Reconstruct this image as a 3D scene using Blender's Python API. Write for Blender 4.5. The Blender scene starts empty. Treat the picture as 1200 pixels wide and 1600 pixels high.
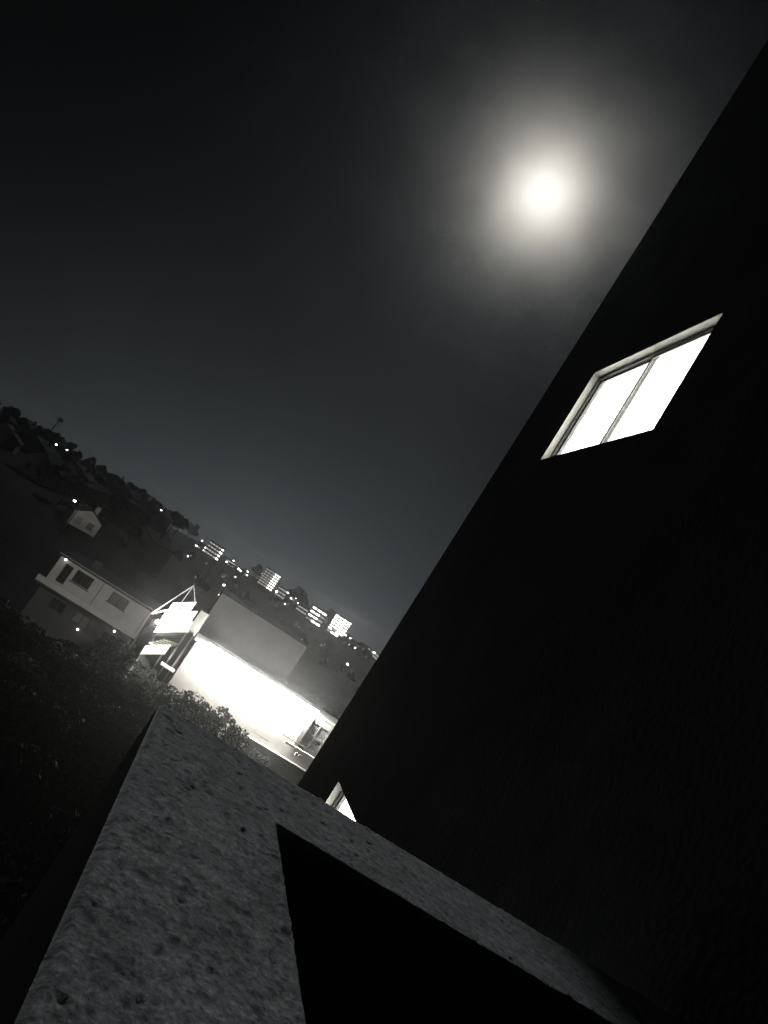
import bpy, bmesh, math, random
from mathutils import Vector, Matrix, noise

rnd = random.Random(7)
SC = bpy.context.scene
COL = SC.collection
rad = math.radians
CZ = 14.0                      # height of the balcony camera above the datum

# ------------------------------------------------------------------ camera
cam_d = bpy.data.cameras.new('camera')
cam = bpy.data.objects.new('camera', cam_d)
COL.objects.link(cam)
cam_d.sensor_fit = 'VERTICAL'
cam_d.sensor_height = 24.0
cam_d.sensor_width = 18.0
cam_d.lens = 18.0
cam_d.clip_start = 0.02
cam_d.clip_end = 20000.0
YAW, PITCH, ROLL = rad(8.08), rad(7.97), rad(33.0)
fwd = Vector((math.sin(YAW) * math.cos(PITCH), math.cos(YAW) * math.cos(PITCH), math.sin(PITCH)))
right0 = Vector((math.cos(YAW), -math.sin(YAW), 0))
up0 = right0.cross(fwd)
# the phone is held tilted: the horizon drops to the right by 33 degrees
right = right0 * math.cos(ROLL) + up0 * math.sin(ROLL)
up = -right0 * math.sin(ROLL) + up0 * math.cos(ROLL)
M = Matrix((right, up, -fwd)).transposed().to_4x4()
M.translation = Vector((0, 0, CZ))
cam.matrix_world = M
SC.camera = cam

# ------------------------------------------------------------------ sky, moon light, exposure
MOON_AZ, MOON_EL = rad(4.94), rad(32.67)
MOON = Vector((math.sin(MOON_AZ) * math.cos(MOON_EL), math.cos(MOON_AZ) * math.cos(MOON_EL), math.sin(MOON_EL)))

world = bpy.data.worlds.new('World')
SC.world = world
world.use_nodes = True
nt = world.node_tree
nt.nodes.clear()


def N(tree, kind, **kw):
    n = tree.nodes.new(kind)
    for k, v in kw.items():
        setattr(n, k, v)
    return n


def math_node(tree, op, a, b=None, clamp=False):
    n = N(tree, 'ShaderNodeMath', operation=op, use_clamp=clamp)
    for i, v in enumerate((a, b)):
        if v is None:
            continue
        if isinstance(v, (int, float)):
            n.inputs[i].default_value = v
        else:
            tree.links.new(v, n.inputs[i])
    return n.outputs[0]


def ramp_node(tree, fac, stops, interp='LINEAR'):
    n = N(tree, 'ShaderNodeValToRGB')
    cr = n.color_ramp
    cr.interpolation = interp
    while len(cr.elements) < len(stops):
        cr.elements.new(0.5)
    for e, (p, c) in zip(cr.elements, stops):
        e.position = p
        e.color = (c[0], c[1], c[2], 1) if isinstance(c, (tuple, list)) else (c, c, c, 1)
    if fac is not None:
        tree.links.new(fac, n.inputs[0])
    return n.outputs[0]


tc = N(nt, 'ShaderNodeTexCoord')
nrm = N(nt, 'ShaderNodeVectorMath', operation='NORMALIZE')
nt.links.new(tc.outputs['Generated'], nrm.inputs[0])
sep = N(nt, 'ShaderNodeSeparateXYZ')
nt.links.new(nrm.outputs[0], sep.inputs[0])
zc = math_node(nt, 'MAXIMUM', sep.outputs[2], 0.012)       # below the horizon the haze goes on as at the horizon
cmb = N(nt, 'ShaderNodeCombineXYZ')
nt.links.new(sep.outputs[0], cmb.inputs[0])
nt.links.new(sep.outputs[1], cmb.inputs[1])
nt.links.new(zc, cmb.inputs[2])
sky = N(nt, 'ShaderNodeTexSky', sky_type='NISHITA')
sky.sun_disc = False
sky.sun_elevation = MOON_EL
sky.sun_rotation = MOON_AZ
sky.air_density = 1.0
sky.dust_density = 3.0
sky.ozone_density = 1.0
nt.links.new(cmb.outputs[0], sky.inputs['Vector'])
hs = N(nt, 'ShaderNodeHueSaturation')
hs.inputs['Saturation'].default_value = 0.12
hs.inputs['Value'].default_value = 0.00004
nt.links.new(sky.outputs[0], hs.inputs['Color'])

# town glow: a dome of light over the town, fading upwards and to both sides
el = math_node(nt, 'MAXIMUM', math_node(nt, 'ARCSINE', sep.outputs[2]), 0.0)
az = math_node(nt, 'ARCTAN2', sep.outputs[0], sep.outputs[1])
daz = math_node(nt, 'DIVIDE', math_node(nt, 'SUBTRACT', az, rad(6.5)), rad(15.5))
side = math_node(nt, 'EXPONENT', math_node(nt, 'MULTIPLY', math_node(nt, 'MULTIPLY', daz, daz), -0.5))
side = math_node(nt, 'ADD', math_node(nt, 'MULTIPLY', side, 0.91), 0.09)
lift = math_node(nt, 'EXPONENT', math_node(nt, 'DIVIDE', el, -rad(10.5)))
dome = math_node(nt, 'ADD', math_node(nt, 'MULTIPLY', math_node(nt, 'MULTIPLY', side, lift), 0.066), 0.0005)
gcol = N(nt, 'ShaderNodeMixRGB', blend_type='MULTIPLY')
gcol.inputs[0].default_value = 1.0
gcol.inputs[1].default_value = (0.885, 1.00, 1.065, 1)
nt.links.new(dome, gcol.inputs[2])
glow = gcol.outputs[0]
# thin, uneven cloud lit round the moon
dot = N(nt, 'ShaderNodeVectorMath', operation='DOT_PRODUCT')
dot.inputs[1].default_value = MOON
nz = N(nt, 'ShaderNodeTexNoise')
nz.inputs['Scale'].default_value = 9.0
nz.inputs['Detail'].default_value = 4.0
nz.inputs['Roughness'].default_value = 0.5
nt.links.new(nrm.outputs[0], nz.inputs['Vector'])
nt.links.new(nrm.outputs[0], dot.inputs[0])
ang = math_node(nt, 'ARCCOSINE', dot.outputs['Value'])
wob = math_node(nt, 'ADD', math_node(nt, 'MULTIPLY', nz.outputs[0], 0.5), 0.77)
angd = math_node(nt, 'DIVIDE', math_node(nt, 'MULTIPLY', ang, wob), rad(36))
halo = ramp_node(nt, angd, [(0.0, (1.25, 1.22, 1.15)), (0.035, (0.93, 0.90, 0.83)), (0.06, (0.64, 0.615, 0.555)), (0.085, (0.40, 0.385, 0.345)), (0.112, (0.238, 0.230, 0.208)),
                            (0.14, (0.140, 0.137, 0.126)), (0.17, (0.085, 0.085, 0.080)), (0.20, (0.051, 0.052, 0.050)), (0.25, (0.0215, 0.0225, 0.0225)), (0.31, (0.0095, 0.0102, 0.0105)),
                            (0.40, (0.0040, 0.0044, 0.0047)), (0.58, (0.0010, 0.0012, 0.0013)), (1.0, 0.0)], 'B_SPLINE')
add1 = N(nt, 'ShaderNodeMixRGB', blend_type='ADD')
add1.inputs[0].default_value = 1.0
nt.links.new(hs.outputs[0], add1.inputs[1])
nt.links.new(glow, add1.inputs[2])
nz2 = N(nt, 'ShaderNodeTexNoise')
nz2.inputs['Scale'].default_value = 3.0
nz2.inputs['Detail'].default_value = 5.0
nt.links.new(nrm.outputs[0], nz2.inputs['Vector'])
cl = math_node(nt, 'ADD', math_node(nt, 'MULTIPLY', nz2.outputs[0], 0.5), 0.75)
mul = N(nt, 'ShaderNodeMixRGB', blend_type='MULTIPLY')
mul.inputs[0].default_value = 1.0
nt.links.new(add1.outputs[0], mul.inputs[1])
nt.links.new(cl, mul.inputs[2])
add2 = N(nt, 'ShaderNodeMixRGB', blend_type='ADD')
add2.inputs[0].default_value = 1.0
nt.links.new(mul.outputs[0], add2.inputs[1])
nt.links.new(halo, add2.inputs[2])
bg = N(nt, 'ShaderNodeBackground')
bg.inputs['Strength'].default_value = 1.0
nt.links.new(add2.outputs[0], bg.inputs['Color'])
wo = N(nt, 'ShaderNodeOutputWorld')
nt.links.new(bg.outputs[0], wo.inputs['Surface'])

sun_d = bpy.data.lights.new('moonlight', 'SUN')
sun_d.energy = 0.40
sun_d.angle = rad(3.0)
sun_d.color = (0.92, 0.97, 1.0)
sun = bpy.data.objects.new('moonlight', sun_d)
COL.objects.link(sun)
sun.rotation_euler = (-MOON).to_track_quat('-Z', 'Y').to_euler()

vs = SC.view_settings
vs.view_transform = 'Standard'
vs.look = 'None'
vs.exposure = 0.0
vs.gamma = 1.0
vs.use_curve_mapping = False
SC.render.engine = 'CYCLES'
SC.cycles.use_denoising = True
SC.cycles.max_bounces = 6
SC.cycles.volume_bounces = 1
SC.cycles.transparent_max_bounces = 12
SC.cycles.sample_clamp_indirect = 4.0


# ------------------------------------------------------------------ materials
def new_mat(name):
    m = bpy.data.materials.new(name)
    m.use_nodes = True
    t = m.node_tree
    t.nodes.clear()
    out = N(t, 'ShaderNodeOutputMaterial')
    return m, t, out


def surface(name, c1, c2, scale=4.0, rough=0.85, bump=0.3, bscale=None, detail=6.0, spec=0.3, sheen=0.0, metallic=0.0, dist=0.02):
    m, t, out = new_mat(name)
    p = N(t, 'ShaderNodeBsdfPrincipled')
    co = N(t, 'ShaderNodeTexCoord')
    n1 = N(t, 'ShaderNodeTexNoise')
    n1.inputs['Scale'].default_value = scale
    n1.inputs['Detail'].default_value = detail
    n1.inputs['Roughness'].default_value = 0.65
    t.links.new(co.outputs['Object'], n1.inputs['Vector'])
    col = ramp_node(t, n1.outputs[0], [(0.3, c1), (0.7, c2)])
    t.links.new(col, p.inputs['Base Color'])
    p.inputs['Roughness'].default_value = rough
    p.inputs['Metallic'].default_value = metallic
    p.inputs['Specular IOR Level'].default_value = spec
    if sheen:
        p.inputs['Sheen Weight'].default_value = sheen
        p.inputs['Sheen Roughness'].default_value = 0.6
    if bump:
        n2 = N(t, 'ShaderNodeTexNoise')
        n2.inputs['Scale'].default_value = bscale or scale * 6
        n2.inputs['Detail'].default_value = 8.0
        t.links.new(co.outputs['Object'], n2.inputs['Vector'])
        b = N(t, 'ShaderNodeBump')
        b.inputs['Strength'].default_value = bump
        b.inputs['Distance'].default_value = dist
        t.links.new(n2.outputs[0], b.inputs['Height'])
        t.links.new(b.outputs[0], p.inputs['Normal'])
    t.links.new(p.outputs[0], out.inputs['Surface'])
    return m


def emitter(name, color, strength):
    m, t, out = new_mat(name)
    m.cycles.emission_sampling = 'NONE'        # small glows: seen, but their own light comes from the lamps' lights
    e = N(t, 'ShaderNodeEmission')
    e.inputs['Color'].default_value = (*color, 1)
    e.inputs['Strength'].default_value = strength
    t.links.new(e.outputs[0], out.inputs['Surface'])
    return m


def curtain_mat(name, color, strength, scale):
    """a thin curtain glowing with the room light behind it, soft vertical folds"""
    m, t, out = new_mat(name)
    co = N(t, 'ShaderNodeTexCoord')
    w = N(t, 'ShaderNodeTexWave', wave_type='BANDS', bands_direction='Y')
    w.inputs['Scale'].default_value = scale
    w.inputs['Distortion'].default_value = 2.0
    w.inputs['Detail'].default_value = 2.0
    t.links.new(co.outputs['Object'], w.inputs['Vector'])
    s = math_node(t, 'MULTIPLY', math_node(t, 'ADD', math_node(t, 'MULTIPLY', w.outputs[1], 0.35), 0.8), strength)
    e = N(t, 'ShaderNodeEmission')
    e.inputs['Color'].default_value = (*color, 1)
    t.links.new(s, e.inputs['Strength'])
    t.links.new(e.outputs[0], out.inputs['Surface'])
    return m


def glass_mat(name):
    m, t, out = new_mat(name)
    tr = N(t, 'ShaderNodeBsdfTransparent')
    tr.inputs[0].default_value = (0.93, 0.95, 0.95, 1)
    gl = N(t, 'ShaderNodeBsdfGlossy')
    gl.inputs['Roughness'].default_value = 0.03
    fr = N(t, 'ShaderNodeFresnel')
    fr.inputs[0].default_value = 1.5
    mx = N(t, 'ShaderNodeMixShader')
    t.links.new(math_node(t, 'MULTIPLY', fr.outputs[0], 0.8), mx.inputs[0])
    t.links.new(tr.outputs[0], mx.inputs[1])
    t.links.new(gl.outputs[0], mx.inputs[2])
    t.links.new(mx.outputs[0], out.inputs['Surface'])
    return m


def leaf_mat(name, c1, c2):
    m, t, out = new_mat(name)
    p = N(t, 'ShaderNodeBsdfPrincipled')
    g = N(t, 'ShaderNodeNewGeometry')
    col = ramp_node(t, g.outputs['Random Per Island'], [(0.0, c1), (1.0, c2)])
    t.links.new(col, p.inputs['Base Color'])
    p.inputs['Roughness'].default_value = 0.95
    p.inputs['Specular IOR Level'].default_value = 0.05
    t.links.new(p.outputs[0], out.inputs['Surface'])
    return m


MAT = {
    'stucco': surface('stucco_render', (0.13, 0.135, 0.145), (0.30, 0.305, 0.315), 1.6, 0.9, 0.45, 45, dist=0.008),
    'reveal': surface('painted_reveal', (0.50, 0.49, 0.46), (0.62, 0.61, 0.57), 5, 0.7, 0.15, 60, dist=0.003),
    'alu': surface('window_frame_metal', (0.10, 0.098, 0.094), (0.14, 0.138, 0.133), 20, 0.45, 0.0),
    'parapet_side': surface('shade_toned_parapet_side', (0.16, 0.165, 0.17), (0.26, 0.265, 0.27), 9, 0.95, 0.0),  # darker than the top: shade on the sides put into the colour
    'floor': surface('balcony_floor_tile', (0.05, 0.05, 0.05), (0.08, 0.08, 0.08), 8, 0.8, 0.2, 60, dist=0.004),
    'white_wall': surface('white_limewash', (0.40, 0.39, 0.36), (0.52, 0.51, 0.48), 0.7, 0.9, 0.2, 14),
    'hall_wall': surface('pale_hall_render', (0.15, 0.147, 0.14), (0.22, 0.215, 0.205), 0.6, 0.9, 0.25, 12),
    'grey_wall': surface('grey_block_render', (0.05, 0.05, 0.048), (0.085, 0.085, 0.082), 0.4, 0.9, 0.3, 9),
    'town_wall': surface('town_wall_render', (0.06, 0.06, 0.06), (0.12, 0.12, 0.12), 0.1, 0.9, 0.0),
    'roof': surface('dark_roof_felt', (0.018, 0.018, 0.019), (0.035, 0.035, 0.036), 0.8, 0.95, 0.3, 10, spec=0.1),
    'metal': surface('painted_steel', (0.20, 0.20, 0.19), (0.28, 0.28, 0.27), 6, 0.5, 0.1, 40),
    'dark_metal': surface('dark_pole_steel', (0.03, 0.03, 0.03), (0.05, 0.05, 0.05), 6, 0.6, 0.0),
    'white_panel': surface('white_stair_panel', (0.48, 0.47, 0.44), (0.62, 0.61, 0.58), 1.5, 0.8, 0.1, 20),
    'dark_pane': surface('dark_window_pane', (0.012, 0.012, 0.013), (0.03, 0.03, 0.03), 2, 0.25, 0.0, spec=0.4),
    'grey_pane': surface('shuttered_window_pane', (0.10, 0.10, 0.10), (0.17, 0.17, 0.165), 2, 0.4, 0.0),
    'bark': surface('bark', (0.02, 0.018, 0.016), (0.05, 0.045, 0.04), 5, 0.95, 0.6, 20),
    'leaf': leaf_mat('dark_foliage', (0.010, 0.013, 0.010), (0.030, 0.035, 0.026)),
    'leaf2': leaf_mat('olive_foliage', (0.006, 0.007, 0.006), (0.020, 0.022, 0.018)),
    'glass': glass_mat('window_glass'),
    'curtain': curtain_mat('lit_curtain', (1.0, 0.965, 0.90), 20.0, 9.0),
    'room': curtain_mat('lit_room_panel', (1.0, 0.96, 0.88), 20.0, 5.0),
    'tube': emitter('tube_light', (1.0, 0.97, 0.90), 60.0),
    'fill_glow': emitter('fill_lamp_glow', (1.0, 0.97, 0.90), 60.0),  # glow of the added lamp by the stairs
    'lampglow': emitter('street_lamp_glow', (1.0, 0.96, 0.88), 36.0),
    'smallglow': emitter('porch_lamp_glow', (1.0, 0.97, 0.92), 6.0),
    'litwin': emitter('lit_far_window', (1.0, 0.96, 0.88), 5.0),
    'litwin_hi': emitter('bright_far_window', (1.0, 0.96, 0.90), 15.0),
    'litwin_dim': emitter('dim_far_window', (1.0, 0.96, 0.88), 0.5),
    'moon': emitter('moon_surface', (1.0, 0.97, 0.90), 1.6),
}


def ground_mat():
    m, t, out = new_mat('night_ground')
    p = N(t, 'ShaderNodeBsdfPrincipled')
    co = N(t, 'ShaderNodeTexCoord')
    n1 = N(t, 'ShaderNodeTexNoise')
    n1.inputs['Scale'].default_value = 0.05
    n1.inputs['Detail'].default_value = 8
    t.links.new(co.outputs['Object'], n1.inputs['Vector'])
    col = ramp_node(t, n1.outputs[0], [(0.3, (0.006, 0.007, 0.006)), (0.7, (0.018, 0.019, 0.016))])
    t.links.new(col, p.inputs['Base Color'])
    p.inputs['Roughness'].default_value = 1.0
    p.inputs['Specular IOR Level'].default_value = 0.05
    n2 = N(t, 'ShaderNodeTexNoise')
    n2.inputs['Scale'].default_value = 1.2
    n2.inputs['Detail'].default_value = 8
    t.links.new(co.outputs['Object'], n2.inputs['Vector'])
    b = N(t, 'ShaderNodeBump')
    b.inputs['Strength'].default_value = 0.8
    b.inputs['Distance'].default_value = 0.5
    t.links.new(n2.outputs[0], b.inputs['Height'])
    t.links.new(b.outputs[0], p.inputs['Normal'])
    t.links.new(p.outputs[0], out.inputs['Surface'])
    return m


def parapet_mat():
    m, t, out = new_mat('rough_cast_concrete')
    p = N(t, 'ShaderNodeBsdfPrincipled')
    co = N(t, 'ShaderNodeTexCoord')
    n1 = N(t, 'ShaderNodeTexNoise')
    n1.inputs['Scale'].default_value = 48
    n1.inputs['Detail'].default_value = 10
    n1.inputs['Roughness'].default_value = 0.7
    n3 = N(t, 'ShaderNodeTexNoise')
    n3.inputs['Scale'].default_value = 13
    n3.inputs['Detail'].default_value = 5
    for n in (n1, n3):
        t.links.new(co.outputs['Object'], n.inputs['Vector'])
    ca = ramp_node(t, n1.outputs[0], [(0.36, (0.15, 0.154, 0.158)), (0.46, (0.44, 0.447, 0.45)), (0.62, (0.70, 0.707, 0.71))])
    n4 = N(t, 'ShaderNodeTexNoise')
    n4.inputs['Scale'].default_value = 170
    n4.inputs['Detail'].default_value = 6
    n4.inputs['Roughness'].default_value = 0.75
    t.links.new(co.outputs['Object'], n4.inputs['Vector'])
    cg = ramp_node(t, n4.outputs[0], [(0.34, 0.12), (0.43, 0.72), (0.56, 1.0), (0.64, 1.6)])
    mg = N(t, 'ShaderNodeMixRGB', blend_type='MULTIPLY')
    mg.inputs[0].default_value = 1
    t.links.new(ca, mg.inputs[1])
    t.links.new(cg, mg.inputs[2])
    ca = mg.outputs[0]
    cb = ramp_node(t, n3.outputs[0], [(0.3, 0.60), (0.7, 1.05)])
    mx = N(t, 'ShaderNodeMixRGB', blend_type='MULTIPLY')
    mx.inputs[0].default_value = 1
    t.links.new(ca, mx.inputs[1])
    t.links.new(cb, mx.inputs[2])
    t.links.new(mx.outputs[0], p.inputs['Base Color'])
    p.inputs['Roughness'].default_value = 0.9
    p.inputs['Specular IOR Level'].default_value = 0.3
    p.inputs['Sheen Weight'].default_value = 0.9
    p.inputs['Sheen Roughness'].default_value = 0.28
    n2 = N(t, 'ShaderNodeTexNoise')
    n2.inputs['Scale'].default_value = 260
    n2.inputs['Detail'].default_value = 6
    t.links.new(co.outputs['Object'], n2.inputs['Vector'])
    b = N(t, 'ShaderNodeBump')
    b.inputs['Strength'].default_value = 0.35
    b.inputs['Distance'].default_value = 0.002
    t.links.new(n2.outputs[0], b.inputs['Height'])
    t.links.new(b.outputs[0], p.inputs['Normal'])
    t.links.new(p.outputs[0], out.inputs['Surface'])
    return m


MAT['ground'] = ground_mat()
MAT['parapet'] = parapet_mat()


# ------------------------------------------------------------------ helpers
class MB:
    """collects boxes, prisms and tubes, then links them as ONE mesh object"""

    def __init__(self):
        self.v, self.f = [], []

    def quad(self, a, b, c, d):
        n = len(self.v)
        self.v += [tuple(a), tuple(b), tuple(c), tuple(d)]
        self.f.append((n, n + 1, n + 2, n + 3))

    def box(self, x0, x1, y0, y1, z0, z1):
        n = len(self.v)
        self.v += [(x, y, z) for z in (z0, z1) for y in (y0, y1) for x in (x0, x1)]
        for q in ((0, 2, 3, 1), (4, 5, 7, 6), (0, 1, 5, 4), (2, 6, 7, 3), (0, 4, 6, 2), (1, 3, 7, 5)):
            self.f.append(tuple(n + i for i in q))
        return self

    def prism_y(self, pts, y0, y1):
        """polygon in the x-z plane pushed along y"""
        n, k = len(self.v), len(pts)
        self.v += [(p[0], y0, p[1]) for p in pts] + [(p[0], y1, p[1]) for p in pts]
        self.f.append(tuple(range(n, n + k)))
        self.f.append(tuple(range(n + 2 * k - 1, n + k - 1, -1)))
        for i in range(k):
            j = (i + 1) % k
            self.f.append((n + j, n + i, n + k + i, n + k + j))
        return self

    def tube(self, a, b, r0, r1=None, seg=6):
        a, b = Vector(a), Vector(b)
        r1 = r0 if r1 is None else r1
        d = (b - a).normalized()
        s = d.orthogonal().normalized()
        t = d.cross(s)
        n = len(self.v)
        for c, r in ((a, r0), (b, r1)):
            for i in range(seg):
                q = 2 * math.pi * i / seg
                self.v.append(tuple(c + s * (r * math.cos(q)) + t * (r * math.sin(q))))
        for i in range(seg):
            j = (i + 1) % seg
            self.f.append((n + i, n + j, n + seg + j, n + seg + i))
        self.f.append(tuple(range(n + seg - 1, n - 1, -1)))
        self.f.append(tuple(range(n + seg, n + 2 * seg)))
        return self

    def mesh(self, name, mat):
        me = bpy.data.meshes.new(name)
        me.from_pydata(self.v, [], self.f)
        me.materials.append(MAT[mat])
        me.update()
        return me

    def build(self, name, mat, parent=None):
        return link(name, self.mesh(name, mat), parent)


def link(name, me, parent=None, loc=None):
    o = bpy.data.objects.new(name, me)
    COL.objects.link(o)
    if parent is not None:
        o.parent = parent
    if loc is not None:
        o.location = loc
    return o


def tag(o, label, cat, group=None):
    o['label'] = label
    o['category'] = cat
    if group:
        o['group'] = group
    return o


def thing(name, label, cat, loc=(0, 0, 0), rotz=0.0, group=None):
    o = bpy.data.objects.new(name, None)
    COL.objects.link(o)
    o.empty_display_size = 0.2
    o.location = loc
    o.rotation_euler = (0, 0, rotz)
    return tag(o, label, cat, group)


def copy_tree(o, parent=None):
    c = o.copy()
    COL.objects.link(c)
    c.parent = parent
    for ch in list(o.children):
        copy_tree(ch, c)
    return c


def lamp_light(parent, loc, power, radius):
    d = bpy.data.lights.new('lamp_light', 'POINT')
    d.energy = power
    d.shadow_soft_size = radius
    d.color = (1.0, 0.97, 0.90)
    o = bpy.data.objects.new('lamp_light', d)
    COL.objects.link(o)
    o.parent = parent
    o.location = loc
    return o


def holed_wall(P, a0, a1, b0, b1, t, holes):
    """wall slab with real openings; P(a, b, d) maps along, up and depth to space"""
    m = MB()
    A = sorted({a0, a1, *[h[0] for h in holes], *[h[1] for h in holes]})
    B = sorted({b0, b1, *[h[2] for h in holes], *[h[3] for h in holes]})

    def solid(i, j):
        if i < 0 or j < 0 or i >= len(A) - 1 or j >= len(B) - 1:
            return False
        ca, cb = (A[i] + A[i + 1]) / 2, (B[j] + B[j + 1]) / 2
        return not any(h[0] < ca < h[1] and h[2] < cb < h[3] for h in holes)
    for i in range(len(A) - 1):
        for j in range(len(B) - 1):
            if not solid(i, j):
                continue
            x0, x1, y0, y1 = A[i], A[i + 1], B[j], B[j + 1]
            m.quad(P(x0, y0, 0), P(x1, y0, 0), P(x1, y1, 0), P(x0, y1, 0))
            m.quad(P(x0, y0, t), P(x0, y1, t), P(x1, y1, t), P(x1, y0, t))
            if not solid(i - 1, j):
                m.quad(P(x0, y0, 0), P(x0, y1, 0), P(x0, y1, t), P(x0, y0, t))
            if not solid(i + 1, j):
                m.quad(P(x1, y0, 0), P(x1, y0, t), P(x1, y1, t), P(x1, y1, 0))
            if not solid(i, j - 1):
                m.quad(P(x0, y0, 0), P(x0, y0, t), P(x1, y0, t), P(x1, y0, 0))
            if not solid(i, j + 1):
                m.quad(P(x0, y1, 0), P(x1, y1, 0), P(x1, y1, t), P(x0, y1, t))
    return m


def lerp_tab(tab, y):
    if y <= tab[0][0]:
        return tab[0][1]
    for (a, va), (b, vb) in zip(tab, tab[1:]):
        if y <= b:
            t = (y - a) / (b - a)
            t = t * t * (3 - 2 * t) * 0.4 + t * 0.6
            return va + (vb - va) * t
    return tab[-1][1]


MAIN = [(-100, -9), (0, -9.3), (30, -10.8), (55, -12.6), (75, -15.2), (110, -16.5), (150, -18), (250, -22.5), (400, -30.5), (600, -37), (800, -36), (950, -26), (1040, -24), (1150, -28), (1500, -46)]
LEFT = [(-100, -9), (0, -9.3), (30, -10.8), (55, -13.0), (72, -15.4), (92, -12), (112, -9.6), (160, -9), (220, -8), (300, -6.4), (340, -6.2), (460, -14), (700, -40), (1040, -30), (1500, -46)]


def terrain(x, y):
    """height of the ground above the datum"""
    s = 0.0
    if y > 1:
        k = min(1.0, max(0.0, (-0.015 - x / y) / 0.10))
        s = k * k * (3 - 2 * k)
    h = lerp_tab(MAIN, y) * (1 - s) + lerp_tab(LEFT, y) * s
    amp = min(1.0, max(0.0, (y - 90) / 200.0))
    h += amp * 1.1 * noise.noise((x * 0.02, y * 0.02, 3.1)) + amp * 0.5 * noise.noise((x * 0.07, y * 0.07, 1.7))
    return CZ + h


# ------------------------------------------------------------------ ground
def build_ground():
    xs = sorted({-1200, -900, -700, -560, -470, *range(-420, -120, 10), *range(-120, 130, 4), *range(130, 430, 10), 470, 560, 700, 900, 1200})
    ys = sorted({-120, -60, -30, *range(-10, 130, 5), *range(130, 420, 7), *range(420, 1100, 12), 1150, 1220, 1320, 1500})
    v = [(x, y, terrain(x, y)) for y in ys for x in xs]
    nx = len(xs)
    f = [(j * nx + i, j * nx + i + 1, (j + 1) * nx + i + 1, (j + 1) * nx + i) for j in range(len(ys) - 1) for i in range(nx - 1)]
    me = bpy.data.meshes.new('ground')
    me.from_pydata(v, [], f)
    me.materials.append(MAT['ground'])
    for p in me.polygons:
        p.use_smooth = True
    o = link('ground', me)
    o['kind'] = 'structure'


build_ground()

# ------------------------------------------------------------------ the near house with its two windows
WX = 1.26            # plane of the side wall
Y0, Y1 = -7.0, 5.24  # it runs from behind the camera to its far corner
WIN = [(3.125, 4.41, 1.43, 2.095), (3.125, 4.44, -1.47, -0.812)]
house = thing('house', 'tall dark rendered house wall with a bright upper window beside the concrete parapet', 'house', (WX, Y1, CZ - 9.3))
HO = Vector((WX, Y1, CZ - 9.3))


def hp(a, b, d):            # along y, up z, depth into the house; relative to the house's base
    return (WX + d - HO.x, a - HO.y, CZ + b - HO.z)


holed_wall(hp, Y0, Y1, -9.6, 6.9, 0.28, WIN).build('wall', 'stucco', house)
mb = MB()
mb.box(0.0, 8.0, -0.28 + 0.002, 0, -0.3, 16.2)          # far end wall, behind the corner
end = MB()
end.box(0.282, 8.0, -0.25, -0.004, -0.3, 16.19)
end.build('end_wall', 'stucco', house)
rf = MB()
rf.box(-0.10, 8.2, Y0 - Y1 - 0.1, 0.10, 16.2, 16.42)
rf.build('roof', 'roof', house)
bk = MB()
bk.box(7.75, 8.0, Y0 - Y1, -0.26, -0.3, 16.19)
bk.box(0.282, 7.74, Y0 - Y1, Y0 - Y1 + 0.25, -0.3, 16.19)
bk.build('rear_wall', 'stucco', house)


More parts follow.
